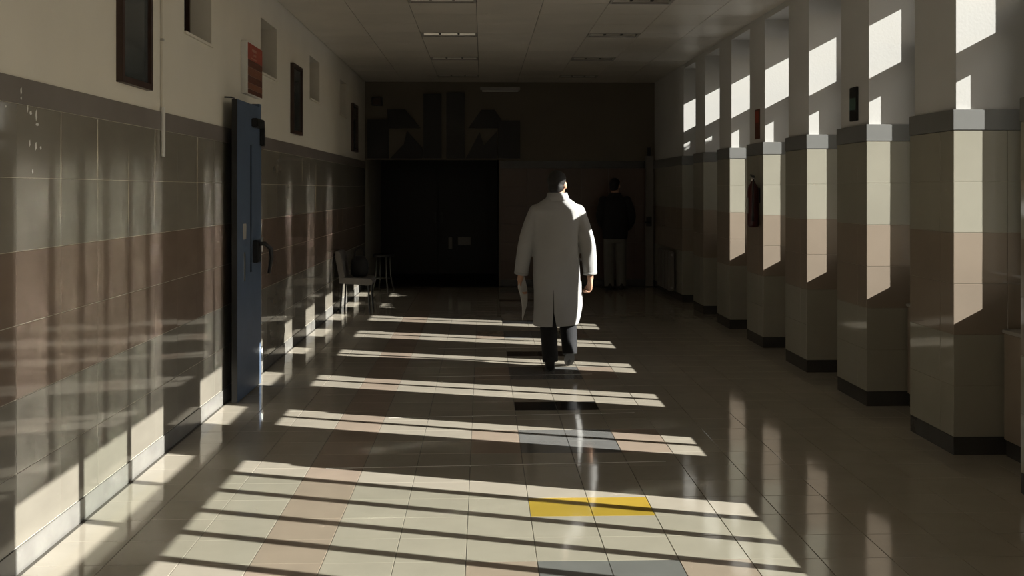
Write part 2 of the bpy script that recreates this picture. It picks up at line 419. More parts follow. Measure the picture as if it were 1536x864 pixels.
# radiator covers under the windows
def radiator_cover(ya, yb, label):
    t = empty('radiator_cover', (3.135, (ya+yb)/2, 0))
    tag(t, label, 'radiator cover', 'radiator covers between the pillars')
    L = yb-ya-0.05
    MB().box(0, 0.16, -L/2, L/2, 0.10, 0.74, 0.004).build('casing', 'p_pink', t)
    MB().box(-0.012, 0.162, -L/2, L/2, 0.741, 0.762, 0.003).build('top', 'grey', t)
    MB().box(0.015, 0.16, -L/2, L/2, 0.0, 0.099).build('plinth', 'base', t)
    return t
for k in range(0, 7):
    ya = PY[k]+PLEN; yb = 4.70+PIT*(k+1)
    radiator_cover(ya, yb, 'low boxed radiator cover under the window in the %s bay from the radiator wall' % ORDN[6-k])
radiator_cover(PY[-2]+PLEN, PY[0], 'long low radiator cover under the wide many-paned window')

# ------------------------------------------------------------------ ceiling
cs = MB().box(XL-0.25, 3.5, YB, YE+4, 3.5, 3.7).build('ceiling', 'slab'); struct(cs, 'suspended panel ceiling of the corridor', 'ceiling')
LIGHTY = [9.66+2.15*q for q in range(-5, 4)]          # centre lines of the light rows
LH = 0.155
cx_edges = [XL, -1.31, -0.71, -0.06, 0.575, 1.21, 1.81, 2.34, XR+0.03]
spec = []
for q, yc in enumerate(LIGHTY):
    ys = [yc-LH, yc+LH]; step = (2.15-2*LH)/3
    rows = [(ys[0], ys[1], True)] + [(ys[1]+step*i, ys[1]+step*(i+1), False) for i in range(3)]
    for a, b, lit in rows:
        b = min(b, YE)
        if b-a < 0.03 or a < YB: continue
        for c in range(8):
            if lit and c in (2, 5): continue
            s = (cx_edges[c+1]-cx_edges[c], b-a, 0.010, 'down', ((cx_edges[c]+cx_edges[c+1])/2, (a+b)/2, ZC), 'ceil')
            if a > 6.0: tile('ceiling_panel', *s[:5], s[5], cs, 0.0012, gap=0.005)
            else: spec.append(s)
tiles_joined('near_panels', spec, cs, 0.0012, gap=0.005)
def troffer(x0, x1, yc, label):
    t = empty('ceiling_light', ((x0+x1)/2, yc, ZC)); tag(t, label, 'ceiling light', 'recessed ceiling lights')
    a, b = (x1-x0)/2-0.004, LH-0.004
    f = MB(); w = 0.022
    for q in ((-a, a, -b, -b+w), (-a, a, b-w, b), (-a, -a+w, -b+w, b-w), (a-w, a, -b+w, b-w)): f.box(q[0], q[1], q[2], q[3], -0.004, 0.012)
    f.build('frame', 'grey', t)
    a2, b2 = a-w, b-w
    h = MB()
    h.prism([(-b2-0.006, 0.012), (-b2, 0.012), (-b2*0.45, 0.085), (b2*0.45, 0.085), (b2, 0.012), (b2+0.006, 0.012), (b2*0.45+0.004, 0.095), (-b2*0.45-0.004, 0.095)], 'x', -a2, a2)
    h.build('reflector', 'softmetal', t)
    MB().box(-a2-0.006, -a2, -b2, b2, 0.012, 0.095).build('end_plate', 'black', t); MB().box(a2, a2+0.006, -b2, b2, 0.012, 0.095).build('end_plate', 'black', t)
    for s in (-1, 1):
        MB().box(s*a2*0.36-0.012, s*a2*0.36+0.012, -b2*0.5, b2*0.5, 0.006, 0.075).build('louvre', 'black', t)
    for s in (-1, 0, 1):
        MB().tube([(-a2+0.01, s*0.07, 0.06), (a2-0.01, s*0.07, 0.06)], 0.013, 10).build('tube', 'white', t, True)
    return t
for q, yc in enumerate(LIGHTY):
    nn = ORDN[len(LIGHTY)-1-q]
    troffer(-0.71, -0.06, yc, 'unlit recessed ceiling light, %s from the end wall in the row beside the plaster wall' % nn)
    troffer(1.21, 1.81, yc, 'unlit recessed ceiling light, %s from the end wall in the row beside the pillars' % nn)

# ------------------------------------------------------------------ end wall, dark lobby behind it, wall behind the camera
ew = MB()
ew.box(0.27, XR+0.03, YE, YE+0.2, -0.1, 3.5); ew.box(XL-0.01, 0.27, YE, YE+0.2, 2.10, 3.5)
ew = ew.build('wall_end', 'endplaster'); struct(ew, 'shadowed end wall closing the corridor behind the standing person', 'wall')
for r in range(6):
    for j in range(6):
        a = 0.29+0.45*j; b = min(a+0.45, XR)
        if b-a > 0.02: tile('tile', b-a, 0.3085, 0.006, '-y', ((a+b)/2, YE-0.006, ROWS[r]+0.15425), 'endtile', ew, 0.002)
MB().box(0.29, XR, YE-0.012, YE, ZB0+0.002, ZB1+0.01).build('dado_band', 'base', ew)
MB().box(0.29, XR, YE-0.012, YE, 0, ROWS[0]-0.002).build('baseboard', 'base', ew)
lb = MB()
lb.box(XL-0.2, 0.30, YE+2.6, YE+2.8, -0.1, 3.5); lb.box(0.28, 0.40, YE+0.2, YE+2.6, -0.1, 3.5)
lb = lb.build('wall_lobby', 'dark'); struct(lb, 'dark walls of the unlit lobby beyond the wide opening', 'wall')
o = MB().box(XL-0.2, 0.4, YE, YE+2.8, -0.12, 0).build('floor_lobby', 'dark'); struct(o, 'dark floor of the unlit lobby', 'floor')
o = MB().box(XL-0.2, 3.5, YB-0.2, YB, -0.1, 3.5).build('wall_back', 'plaster'); struct(o, 'plain cream wall closing the corridor behind', 'wall')
# door in the lobby with two pale plates
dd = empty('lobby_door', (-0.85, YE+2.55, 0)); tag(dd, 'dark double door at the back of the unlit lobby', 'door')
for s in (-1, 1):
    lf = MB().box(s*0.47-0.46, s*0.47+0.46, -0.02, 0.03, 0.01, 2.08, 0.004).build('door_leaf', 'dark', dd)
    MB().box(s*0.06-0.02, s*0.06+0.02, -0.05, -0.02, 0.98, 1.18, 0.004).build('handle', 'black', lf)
o = MB().box(-0.47, -0.23, YE+2.505, YE+2.517, 0.55, 0.70, 0.003).build('notice_plate', 'grey'); tag(o, 'wide pale plate fixed low on the dark lobby door', 'plate')
o = MB().box(-0.65, -0.58, YE+2.505, YE+2.517, 0.48, 0.70, 0.003).build('notice_plate', 'grey'); tag(o, 'narrow upright pale plate low on the dark lobby door', 'plate')
# relief on the end wall
rel = empty('wall_relief', (-0.65, YE, 2.1)); tag(rel, 'dark geometric relief with stepped wings above the lobby opening', 'wall relief')
RX, RZ = -0.65, 2.1
def rp(name, poly, th, m='dark'):
    MB().prism([(x-RX, z-RZ) for x, z in poly], 'y', -th, -0.001).build(name, m, rel)
rp('tower_panel', [(-0.98, 2.12), (-0.68, 2.12), (-0.68, 3.19), (-0.98, 3.19)], 0.06)
rp('tower_panel', [(-0.60, 2.12), (-0.30, 2.12), (-0.30, 3.21), (-0.60, 3.21)], 0.08)
rp('wing', [(-1.55, 2.62), (-1.02, 2.62), (-1.28, 2.93), (-1.58, 2.93)], 0.05)
rp('wing', [(-0.24, 2.62), (0.40, 2.62), (0.20, 2.93), (-0.02, 2.93)], 0.05)
rp('flank_panel', [(-1.90, 2.12), (-1.55, 2.12), (-1.55, 2.76), (-1.90, 2.76)], 0.07)
rp('flank_panel', [(0.26, 2.12), (0.62, 2.12), (0.62, 2.75), (0.26, 2.75)], 0.07)
rp('lower_panel', [(-1.53, 2.12), (-1.00, 2.12), (-1.00, 2.30), (-1.25, 2.58), (-1.30, 2.36)], 0.05)
rp('lower_panel', [(-0.28, 2.12), (0.24, 2.12), (0.24, 2.58), (0.02, 2.34), (-0.05, 2.56)], 0.05)
# wall lamp and clock-like box
wlamp = empty('wall_light', (0.29, YE, 3.275)); tag(wlamp, 'slim unlit tube light fixed high on the end wall', 'wall light')
MB().box(-0.33, 0.33, -0.05, 0, -0.02, 0.03, 0.004).build('housing', 'grey', wlamp)
MB().tube([(-0.30, -0.04, -0.035), (0.30, -0.04, -0.035)], 0.014, 10).build('tube', 'white', wlamp, True)
sb = empty('speaker_box', (-1.74, YE, 3.06)); tag(sb, 'small black box high on the end wall corner', 'speaker')
MB().box(-0.09, 0.09, -0.1, 0, -0.07, 0.07, 0.01).build('case', 'black', sb)
MB().box(-0.07, 0.07, -0.106, -0.1, -0.05, 0.05).build('grille', 'darkframe', sb)

# outside ground
o = MB().box(3.5, 60, -60, 80, -0.4, -0.15).build('ground_outside', 'pave'); struct(o, 'pale paving outside the windows', 'ground')

# evergreen shrubs outside the last two bays: they keep the low sun off those windows
def shrub(x, y, h, rx, ry, label, nleaf=3600):
    t = empty('evergreen_shrub', (x, y, -0.15)); tag(t, label, 'shrub', 'shrubs outside the far windows')
    tr = MB(); tr.tube([(0, 0, 0), (0.03, 0.02, h*0.4), (-0.02, 0.0, h*0.85)], [0.07, 0.05, 0.02], 8)
    for q in range(9):
        a = q*2.4; z = h*(0.2+0.07*q); tr.tube([(0, 0, z), (rx*0.4*math.cos(a), ry*0.4*math.sin(a), z+0.2), (rx*0.8*math.cos(a), ry*0.8*math.sin(a), z+0.45)], [0.025, 0.018, 0.008], 6)
    tr.build('trunk', 'bark', t)
    lv = MB(); rng = random.Random(int(y*100))
    for q in range(nleaf):
        z = rng.random(); a = rng.random()*2*PI; r = math.sqrt(rng.random())*(0.55+0.45*math.sin(PI*min(1, 0.15+z*0.85)))
        c = Vector((rx*r*math.cos(a), ry*r*math.sin(a), 0.1+z*(h-0.1)))
        u = Vector((rng.gauss(0, 1), rng.gauss(0, 1), rng.gauss(0, 1))).normalized(); v = u.orthogonal().normalized(); l = 0.10+0.06*rng.random()
        lv.add([c-u*l, c+v*l*0.45, c+u*l, c-v*l*0.45], [(0, 1, 2, 3)])
    o = mesh_obj('foliage', lv.v, lv.f, 'leaf', t); o['kind'] = 'stuff'
shrub(6.0, 11.90, 3.85, 0.55, 0.43, 'tall evergreen shrub outside the second-last window bay')
shrub(6.0, 13.10, 3.80, 0.55, 0.43, 'tall evergreen shrub outside the last window bay')
shrub(6.0, 14.30, 3.80, 0.55, 0.43, 'tall evergreen shrub outside the solid wall by the radiator')
shrub(7.55, 11.72, 4.65, 0.6, 0.45, 'taller shrub in the back row outside the second-last window bay')
shrub(7.55, 12.98, 4.65, 0.6, 0.45, 'taller shrub in the back row outside the last window bay')

# ------------------------------------------------------------------ things on the left wall
def board(y0, y1, label):
    t = empty('notice_board', (XL-0.004, (y0+y1)/2, 2.175)); tag(t, label, 'notice board', 'framed glass boards on the plaster wall')
    w = (y1-y0)/2; f = MB(); b = 0.035
    f.box(0, 0.035, -w, -w+b, 0, 0.715); f.box(0, 0.035, w-b, w, 0, 0.715); f.box(0, 0.035, -w+b, w-b, 0, b); f.box(0, 0.035, -w+b, w-b, 0.715-b, 0.715)
    f.build('frame', 'darkframe', t)
    MB().box(0.002, 0.016, -w+b, w-b, b, 0.715-b).build('glass', 'boardglass', t)
board(5.49, 5.99, 'dark framed glass board beside the thin wall conduit')
board(10.41, 10.94, 'dark framed glass board past the blue door and red sign')
board(15.19, 15.80, 'dark framed glass board in shadow past the waiting chair')
cd = empty('wall_conduit', (XL, 6.245, 1.80)); tag(cd, 'thin vertical cable conduit running down from the ceiling', 'conduit')
MB().box(0.0045, 0.018, -0.018, 0.018, 0, 0.30, 0.003).build('lower_trunking', 'white', cd)
MB().box(-0.003, 0.009, -0.010, 0.010, 0.301, 1.588, 0.002).build('upper_trunking', 'plaster', cd)
MB().box(-0.003, 0.013, -0.014, 0.014, 0.70, 0.715).build('clip', 'grey', cd)
# red sign
sg = empty('wall_sign', (XL-0.004, 8.585, 2.38)); tag(sg, 'red and brown directory sign mounted above the blue door', 'sign')
MB().box(0, 0.045, -0.295, 0.295, 0, 0.425, 0.004).build('board', 'white', sg)
bands = [('signred', 0.285, 0.418), ('signdark', 0.225, 0.283), ('signbrown', 0.155, 0.223), ('signdark', 0.095, 0.153), ('signbrown', 0.045, 0.093), ('signdark', 0.007, 0.043)]
for m, a, b in bands: MB().box(0.045, 0.0475, -0.245, 0.288, a, b).build('band', m, sg)
pr = MB()
for y, z, w, h in ((-0.02, 0.36, 0.16, 0.022), (0.0, 0.325, 0.10, 0.018), (-0.03, 0.295, 0.2, 0.012)): pr.box(0.0476, 0.0482, y-w/2, y+w/2, z, z+h)
pr.build('print', 'signprint', sg)
# tape scraps
for y, z, w, h in ((4.22, 1.94, 0.012, 0.012), (4.352, 2.015, 0.012, 0.030), (4.353, 1.985, 0.012, 0.014), (4.42, 1.955, 0.010, 0.05), (4.45, 1.93, 0.022, 0.018), (4.505, 1.925, 0.016, 0.05), (4.515, 1.885, 0.03, 0.014), (4.44, 1.80, 0.012, 0.03), (4.50, 1.79, 0.018, 0.036), (4.55, 1.785, 0.014, 0.016), (4.47, 1.68, 0.010, 0.02)):
    poly = [(y-w/2, z), (y-w*0.1, z-h*0.5), (y+w/2, z-h*0.2), (y+w*0.3, z+h*0.5), (y-w*0.3, z+h*0.35)]
    xx = XL+0.0042 if z > ZB0 else XL+0.0012
    o = MB().prism(poly, 'x', xx, xx+0.0012).build('tape_scrap', 'white')
    if z > ZB0: tag(o, 'tiny white scrap of torn tape stuck on the dark dado band', 'tape', 'tape scraps on the dado band')
    else: tag(o, 'tiny white scrap of torn tape stuck on the beige tiles under the band', 'tape', 'tape scraps on the wall tiles')

# ------------------------------------------------------------------ blue fire door held open along the left wall
dl = empty('fire_door', (XL, 8.10, 0)); tag(dl, 'blue grey steel fire door leaf standing open along the tiled wall', 'door')
x0, x1 = 0.082, 0.110     # leaf thickness, off the wall
lf = MB()
lf.box(x0, x1, -0.40, 0.02, 0.012, 2.28); lf.box(x0, x1, 0.085, 0.40, 0.012, 2.28)
lf.box(x0, x1, 0.02, 0.085, 0.012, 0.95); lf.box(x0, x1, 0.02, 0.085, 1.96, 2.28)
lf = lf.build('leaf', 'blue', dl)
MB().box(x0+0.010, x0+0.018, 0.02, 0.085, 0.95, 1.96).build('vision_glass', 'darkglass', lf)
MB().box(x0-0.012, x1-0.001, -0.406, -0.4005, 0.012, 2.28).build('edge_shade', 'black', dl)  # black strip painting the leaf edge into the shade behind the door
jm = MB(); jm.box(0.005, 0.10, 0.402, 0.47, 0.0, 2.31); jm.build('hinge_post', 'blue', dl)
for z in (0.25, 1.15, 2.05): MB().tube([(x1+0.006, 0.405, z-0.06), (x1+0.006, 0.405, z+0.06)], 0.011, 10).build('hinge', 'alu', dl, True)
MB().box(x1, x1+0.05, 0.06, 0.33, 2.10, 2.17, 0.006).build('door_closer', 'black', dl)
MB().box(x1, x1+0.035, 0.36, 0.42, 1.96, 2.12, 0.006).build('closer_bracket', 'black', dl)
hp = MB(); hp.box(x1, x1+0.045, 0.10, 0.20, 1.02, 1.20, 0.006); hp.build('lock_case', 'black', dl)
MB().tube([(x1+0.03, 0.15, 1.17), (x1+0.085, 0.17, 1.17), (x1+0.125, 0.19, 1.13), (x1+0.13, 0.20, 1.05), (x1+0.11, 0.20, 0.93)], [0.016, 0.018, 0.018, 0.016, 0.013], 10).build('handle', 'black', dl, True)
MB().box(x1, x1+0.002, -0.22, -0.12, 1.22, 1.34).build('label_plate', 'grey', dl)
MB().box(x1, x1+0.003, -0.19, -0.15, 0.90, 1.12).build('edge_plate', 'alu', dl)
MB().tube([(0.085, -0.40, 2.285), (0.085, -0.47, 2.285), (0.04, -0.50, 2.285)], 0.006, 8).build('stay_arm', 'black', dl)

# door leaf on the other side near the end wall
d2 = empty('fire_door', (XR-0.12, 16.86, 0)); tag(d2, 'dim grey door leaf standing open beside the end wall', 'door')
lf = MB().box(-0.03, 0.10, -0.025, 0.025, 0.012, 2.16, 0.003).build('leaf', 'chair', d2)
MB().box(-0.022, 0.07, -0.032, -0.0255, 1.0, 1.16, 0.003).build('lock_plate', 'black', d2)
MB().tube([(0.03, -0.03, 1.07), (0.03, -0.075, 1.07), (-0.06, -0.078, 1.07)], 0.010, 8).build('handle', 'black', d2)
MB().box(-0.01, 0.05, -0.05, -0.0255, 2.16, 2.30, 0.003).build('closer', 'black', d2)

# radiator on the right end wall
rd = empty('radiator', (XR-0.008, 15.4, 0)); tag(rd, 'pale panel radiator on the solid wall past the last window', 'radiator')
for q in range(8):
    y = -0.5+q*0.125
    MB().box(-0.11, -0.03, y, y+0.11, 0.12, 0.70, 0.012).build('fin', 'chair', rd)
MB().tube([(-0.07, -0.52, 0.17), (-0.07, 0.52, 0.17)], 0.018, 8).build('pipe', 'grey', rd)
MB().tube([(-0.07, -0.52, 0.65), (-0.07, 0.52, 0.65)], 0.018, 8).build('pipe', 'grey', rd)
MB().box(-0.03, 0.0, -0.3, -0.26, 0.2, 0.6).build('bracket', 'grey', rd)
MB().box(-0.03, 0.0, 0.26, 0.3, 0.2, 0.6).build('bracket', 'grey', rd)

# ------------------------------------------------------------------ fire extinguisher and plates on pillars
fx, fy = XR-0.068, 10.43
fe = empty('fire_extinguisher', (fx, fy, 1.22)); tag(fe, 'dark red fire extinguisher hanging on a tiled pillar', 'fire extinguisher')
MB().lathe([(0.045, 0.0), (0.054, 0.01), (0.057, 0.03), (0.057, 0.36), (0.052, 0.40), (0.038, 0.435), (0.025, 0.45), (0.022, 0.47)], 0, 0, 24).build('cylinder', 'red', fe, True)
MB().lathe([(0.024, 0.47), (0.026, 0.49), (0.018, 0.51)], 0, 0, 14).build('valve', 'alu', fe, True)
MB().prism([(-0.02, 0.505), (0.09, 0.53), (0.09, 0.542), (-0.02, 0.525)], 'x', -0.012, 0.012).build('lever', 'black', fe)
MB().prism([(-0.02, 0.49), (0.085, 0.475), (0.085, 0.487), (-0.02, 0.503)], 'x', -0.012, 0.012).build('carry_handle', 'black', fe)
MB().tube([(0, -0.02, 0.485), (-0.01, -0.05, 0.47), (-0.02, -0.068, 0.40), (-0.02, -0.068, 0.15), (-0.02, -0.066, 0.06)], [0.009, 0.009, 0.009, 0.010, 0.014], 8).build('hose', 'black', fe, True)
MB().box(-0.0595, -0.056, -0.03, 0.035, 0.14, 0.30).build('label_sticker', 'grey', fe)
MB().box(0.054, 0.066, -0.03, 0.03, 0.25, 0.40).build('wall_bracket', 'black', fe)
sp = empty('extinguisher_sign', (XR+0.025, 10.58, 2.13)); tag(sp, 'narrow brown sign plate above the fire extinguisher', 'sign')
MB().box(-0.012, 0, -0.08, 0.08, 0, 0.31, 0.002).build('plate', 'signdark', sp)
MB().box(-0.013, -0.012, -0.06, 0.06, 0.17, 0.29).build('print', 'signred', sp)
gp = empty('green_plate', (XR+0.025, 7.80, 2.13)); tag(gp, 'small dark plate with a green middle on a pillar', 'sign')
MB().box(-0.020, 0, -0.07, 0.07, 0, 0.26, 0.003).build('plate', 'black', gp)
MB().box(-0.0212, -0.020, -0.062, 0.062, 0.085, 0.175).build('print', 'green', gp)

# ------------------------------------------------------------------ waiting chairs and bag by the left wall
def waiting_chair(y, label):
    t = empty('waiting_chair', (-1.66, y, 0), 0); tag(t, label, 'chair')
    s = MB(); s.prism([(-0.20, 0.39), (0.18, 0.36), (0.22, 0.37), (0.23, 0.41), (0.215, 0.44), (0.185, 0.45), (-0.20, 0.46)], 'y', -0.25, 0.25); s.build('seat', 'chair', t)
    MB().prism([(-0.20, 0.462), (-0.13, 0.462), (-0.17, 0.72), (-0.20, 0.80), (-0.25, 0.80), (-0.25, 0.72)], 'y', -0.25, 0.25).build('backrest', 'chair', t)
    MB().tube([(-0.215, 0, 0.40), (-0.262, 0, 0.76)], 0.012, 8).build('back_post', 'black', t)
    for sx in (-1, 1):
        for sy in (-1, 1):
            MB().tube([(sx*0.17, sy*0.19, 0.385), (sx*0.19, sy*0.21, 0.0)], 0.012, 8).build('leg', 'black', t)
waiting_chair(13.58, 'grey waiting chair against the tiled wall, holding the black bag')
hb = empty('shoulder_bag', (-1.63, 13.60, 0.464)); tag(hb, 'slumped black bag resting on a waiting chair', 'bag')
MB().lathe([(0.09, 0.0), (0.115, 0.03), (0.12, 0.10), (0.11, 0.20), (0.07, 0.26), (0.02, 0.27)], 0, 0, 18).build('body', 'bag', hb, True)
MB().tube([(-0.06, -0.08, 0.2), (-0.05, -0.05, 0.34), (0.0, 0.0, 0.38), (0.05, 0.05, 0.34), (0.06, 0.08, 0.2)], 0.012, 8).build('strap', 'bag', hb, True)
# thin metal stool in the lobby mouth
st = empty('metal_stool', (-1.58, 16.35, 0)); tag(st, 'thin metal legged stool standing in the dark by the lobby', 'stool')
MB().lathe([(0.16, 0.54), (0.17, 0.55), (0.17, 0.575), (0.15, 0.585)], 0, 0, 20).build('seat', 'black', st, True)
for a in range(4):
    c, s = math.cos(a*PI/2+0.5), math.sin(a*PI/2+0.5)
    MB().tube([(0.11*c, 0.11*s, 0.545), (0.13*c, 0.13*s, 0.2), (0.18*c, 0.18*s, 0.0)], 0.011, 8).build('leg', 'dimmetal', st, True)
MB().tube([(0.14*math.cos(a*0.3), 0.14*math.sin(a*0.3), 0.2) for a in range(22)], 0.007, 6).build('foot_ring', 'dimmetal', st, True)

# ------------------------------------------------------------------ people
def ellip_loft(mb, rings, n=28, pw=2.4):
    """rings: (z, cx, cy, a, b) closed loft"""
    vs = []; fs = []
    for ring in rings:
        z, cx, cyy, a, b = ring[:5]; ro = ring[5] if len(ring) > 5 else 0.0; cr, sr = math.cos(ro), math.sin(ro)
        for k in range(n):
            t = 2*PI*k/n; c, s = math.cos(t), math.sin(t)
            x, y = a*math.copysign(abs(c)**(2/pw), c), b*math.copysign(abs(s)**(2/pw), s)
            vs.append((cx + x*cr - y*sr, cyy + x*sr + y*cr, z))
    for i in range(len(rings)-1):
        for k in range(n):
            k2 = (k+1) % n; fs.append((i*n+k, i*n+k2, (i+1)*n+k2, (i+1)*n+k))
    fs.append(tuple(range(n))[::-1]); fs.append(tuple((len(rings)-1)*n+k for k in range(n)))
    mb.add(vs, fs)
def limb(mb, pts, rs, n=16, cap0=True, cap1=True):
    """tapered limb with rounded ends"""
    pts = [Vector(p) for p in pts]; P = []; R = []
    if cap0:
        d = (pts[0]-pts[1]).normalized()
        for u in (0.95, 0.7, 0.35): P.append(pts[0]+d*rs[0]*u); R.append(rs[0]*math.sqrt(1-u*u))
    # catmull-rom refinement
    m = len(pts)
    for i in range(m-1):
        p0, p1, p2, p3 = pts[max(i-1, 0)], pts[i], pts[i+1], pts[min(i+2, m-1)]
        for q in range(5):
            t = q/5
            P.append(0.5*((2*p1)+(p2-p0)*t+(2*p0-5*p1+4*p2-p3)*t*t+(3*p1-p0-3*p2+p3)*t**3)); R.append(rs[i]*(1-t)+rs[i+1]*t)
    P.append(pts[-1]); R.append(rs[-1])
    if cap1:
        d = (pts[-1]-pts[-2]).normalized()
        for u in (0.35, 0.7, 0.95): P.append(pts[-1]+d*rs[-1]*u); R.append(rs[-1]*math.sqrt(1-u*u))
    mb.tube(P, R, n)
def ball(mb, c, r, rot=0.0, n=20, m=12):
    vs = []; fs = []; cr, sr = math.cos(rot), math.sin(rot)
    for i in range(m+1):
        p = PI*i/m
        for k in range(n):
            t = 2*PI*k/n; x, y, z = r[0]*math.sin(p)*math.cos(t), r[1]*math.sin(p)*math.sin(t), r[2]*math.cos(p)
            vs.append((c[0]+x*cr-y*sr, c[1]+x*sr+y*cr, c[2]+z))
    for i in range(m):
        for k in range(n):
            k2 = (k+1) % n; fs.append((i*n+k, (i+1)*n+k, (i+1)*n+k2, i*n+k2))
    mb.add(vs, fs)
def remesh(mb, name, m, parent, vox, smooth_it=4, cuts=()):
    o = mesh_obj(name, mb.v, mb.f, m)
    bm = bmesh.new(); bm.from_mesh(o.data); bmesh.ops.remove_doubles(bm, verts=bm.verts, dist=1e-5); bmesh.ops.recalc_face_normals(bm, faces=bm.faces); bm.to_mesh(o.data); bm.free()
    r = o.modifiers.new('r', 'REMESH'); r.mode = 'VOXEL'; r.voxel_size = vox
    if smooth_it:
        s = o.modifiers.new('s', 'SMOOTH'); s.factor = 0.5; s.iterations = smooth_it
    tmp = []
    for c in cuts:
        co = mesh_obj('cut', c.v, c.f, None); tmp.append(co)
        bm = bmesh.new(); bm.from_mesh(co.data); bmesh.ops.recalc_face_normals(bm, faces=bm.faces); bm.to_mesh(co.data); bm.free()
        b = o.modifiers.new('b', 'BOOLEAN'); b.operation = 'DIFFERENCE'; b.object = co; b.solver = 'EXACT'
    bpy.context.view_layer.update()
    me = bpy.data.meshes.new_from_object(o.evaluated_get(bpy.context.evaluated_depsgraph_get()))
    o.modifiers.clear(); old = o.data; o.data = me; me.name = name
    me.materials.clear(); me.materials.append(M[m])
    me.polygons.foreach_set('use_smooth', [True]*len(me.polygons))
    bpy.data.meshes.remove(old)
    for co in tmp: cm = co.data; bpy.data.objects.remove(co); bpy.data.meshes.remove(cm)
    o.parent = parent
    return o
def hand(mb, wrist, d, out, thumb, curl, L=0.185):
    """palm and five fingers; d = hand direction, out = knuckle side normal, thumb = towards thumb"""
    w = Vector(wrist); d = Vector(d).normalized(); th = Vector(thumb); th = (th-d*th.dot(d)).normalized(); nrm = d.cross(th).normalized()
    if nrm.dot(Vector(out)) < 0: nrm = -nrm
    for s in (-0.028, -0.010, 0.010, 0.028):
        limb(mb, [w+th*s*0.6, w+d*0.045+th*s, w+d*0.085+th*s*1.05], [0.018, 0.0165, 0.013], 10)
    for s, l in ((0.031, 0.070), (0.011, 0.080), (-0.010, 0.075), (-0.030, 0.058)):
        p = w+d*0.085+th*s; a = 0.0; pts = [p]
        for seg, c in ((0.42, 0.45), (0.32, 0.8), (0.26, 0.6)):
            a += c*curl; p = p + (d*math.cos(a) - nrm*math.sin(a))*l*seg; pts.append(p)
        limb(mb, pts, [0.0105, 0.0098, 0.009, 0.0078], 8)
    b = w+d*0.025+th*0.028
    limb(mb, [b, b+d*0.03+th*0.024, b+d*0.058+th*0.030-nrm*0.012*curl, b+d*0.082+th*0.026-nrm*0.028*curl], [0.015, 0.0125, 0.0108, 0.009], 8)
def head(mb, c, yaw):
    cr, sr = math.cos(yaw), math.sin(yaw)
    def P(x, y, z): return (c[0]+x*cr-y*sr, c[1]+x*sr+y*cr, c[2]+z)
    ball(mb, P(0, -0.012, 0.03), (0.076, 0.094, 0.088), yaw)        # cranium
    ball(mb, P(0, 0.020, -0.025), (0.064, 0.072, 0.088), yaw)       # face
    ball(mb, P(0, 0.050, -0.085), (0.034, 0.032, 0.028), yaw)       # chin
    limb(mb, [P(0, 0.088, 0.012), P(0, 0.104, -0.022), P(0, 0.102, -0.030)], [0.009, 0.014, 0.013], 8)   # nose
    ball(mb, P(0, 0.083, -0.058), (0.024, 0.012, 0.009), yaw)       # lips
    limb(mb, [P(-0.045, 0.078, 0.022), P(0, 0.090, 0.026), P(0.045, 0.078, 0.022)], [0.010, 0.009, 0.010], 8)
    for s in (-1, 1):
        ball(mb, P(s*0.078, -0.004, -0.008), (0.010, 0.020, 0.033), yaw + s*(-0.35), 12, 8)
    limb(mb, [P(0, -0.015, -0.05), (c[0]*0.9, c[1]-0.035, c[2]-0.20)], [0.056, 0.066], 16)
    return P
def eyes(P, parent):
    mb = MB()
    for s in (-1, 1): ball(mb, P(s*0.031, 0.076, 0.004), (0.011, 0.011, 0.011), 0, 12, 8)
    mb.build('eyes', 'eye', parent, True)
def hair(P, parent, c, yaw):
    mb = MB()
    ball(mb, P(0, -0.022, 0.040), (0.083, 0.092, 0.090), yaw); ball(mb, P(0, -0.040, -0.020), (0.072, 0.066, 0.070), yaw); ball(mb, P(0, 0.02, 0.062), (0.072, 0.062, 0.056), yaw)
    remesh(mb, 'hair', 'hair', parent, 0.007, 3)
def shoe(parent, toe, heel, m='shoe'):
    mb = MB(); t = Vector(toe); h = Vector(heel); d = t-h; up = Vector((1, 0, 0)).cross(d).normalized()
    if up.z < 0: up = -up
    limb(mb, [h+up*0.042, h+d*0.35+up*0.042, h+d*0.7+up*0.040, t-d.normalized()*0.02+up*0.030], [0.040, 0.041, 0.045, 0.034], 14)
    limb(mb, [h+up*0.050, h+up*0.095+d*0.05], [0.040, 0.042], 12)
    mb2 = remesh(mb, 'shoe', m, parent, 0.007, 3)
    s = MB(); r = Vector((1, 0, 0)); n = 16; poly = []
    for k in range(n):
        a = 2*PI*k/n; poly.append(h+d*(0.48+0.54*math.cos(a)) + r*0.046*math.sin(a)*(1-0.12*math.cos(a+PI)))
    vs = [p+up*0.0 for p in poly]+[p+up*0.016 for p in poly]
    s.add(vs, [tuple(range(n))[::-1], tuple(range(n, 2*n))]+[(i, (i+1) % n, n+(i+1) % n, n+i) for i in range(n)])
    s.build('sole', 'black', mb2)

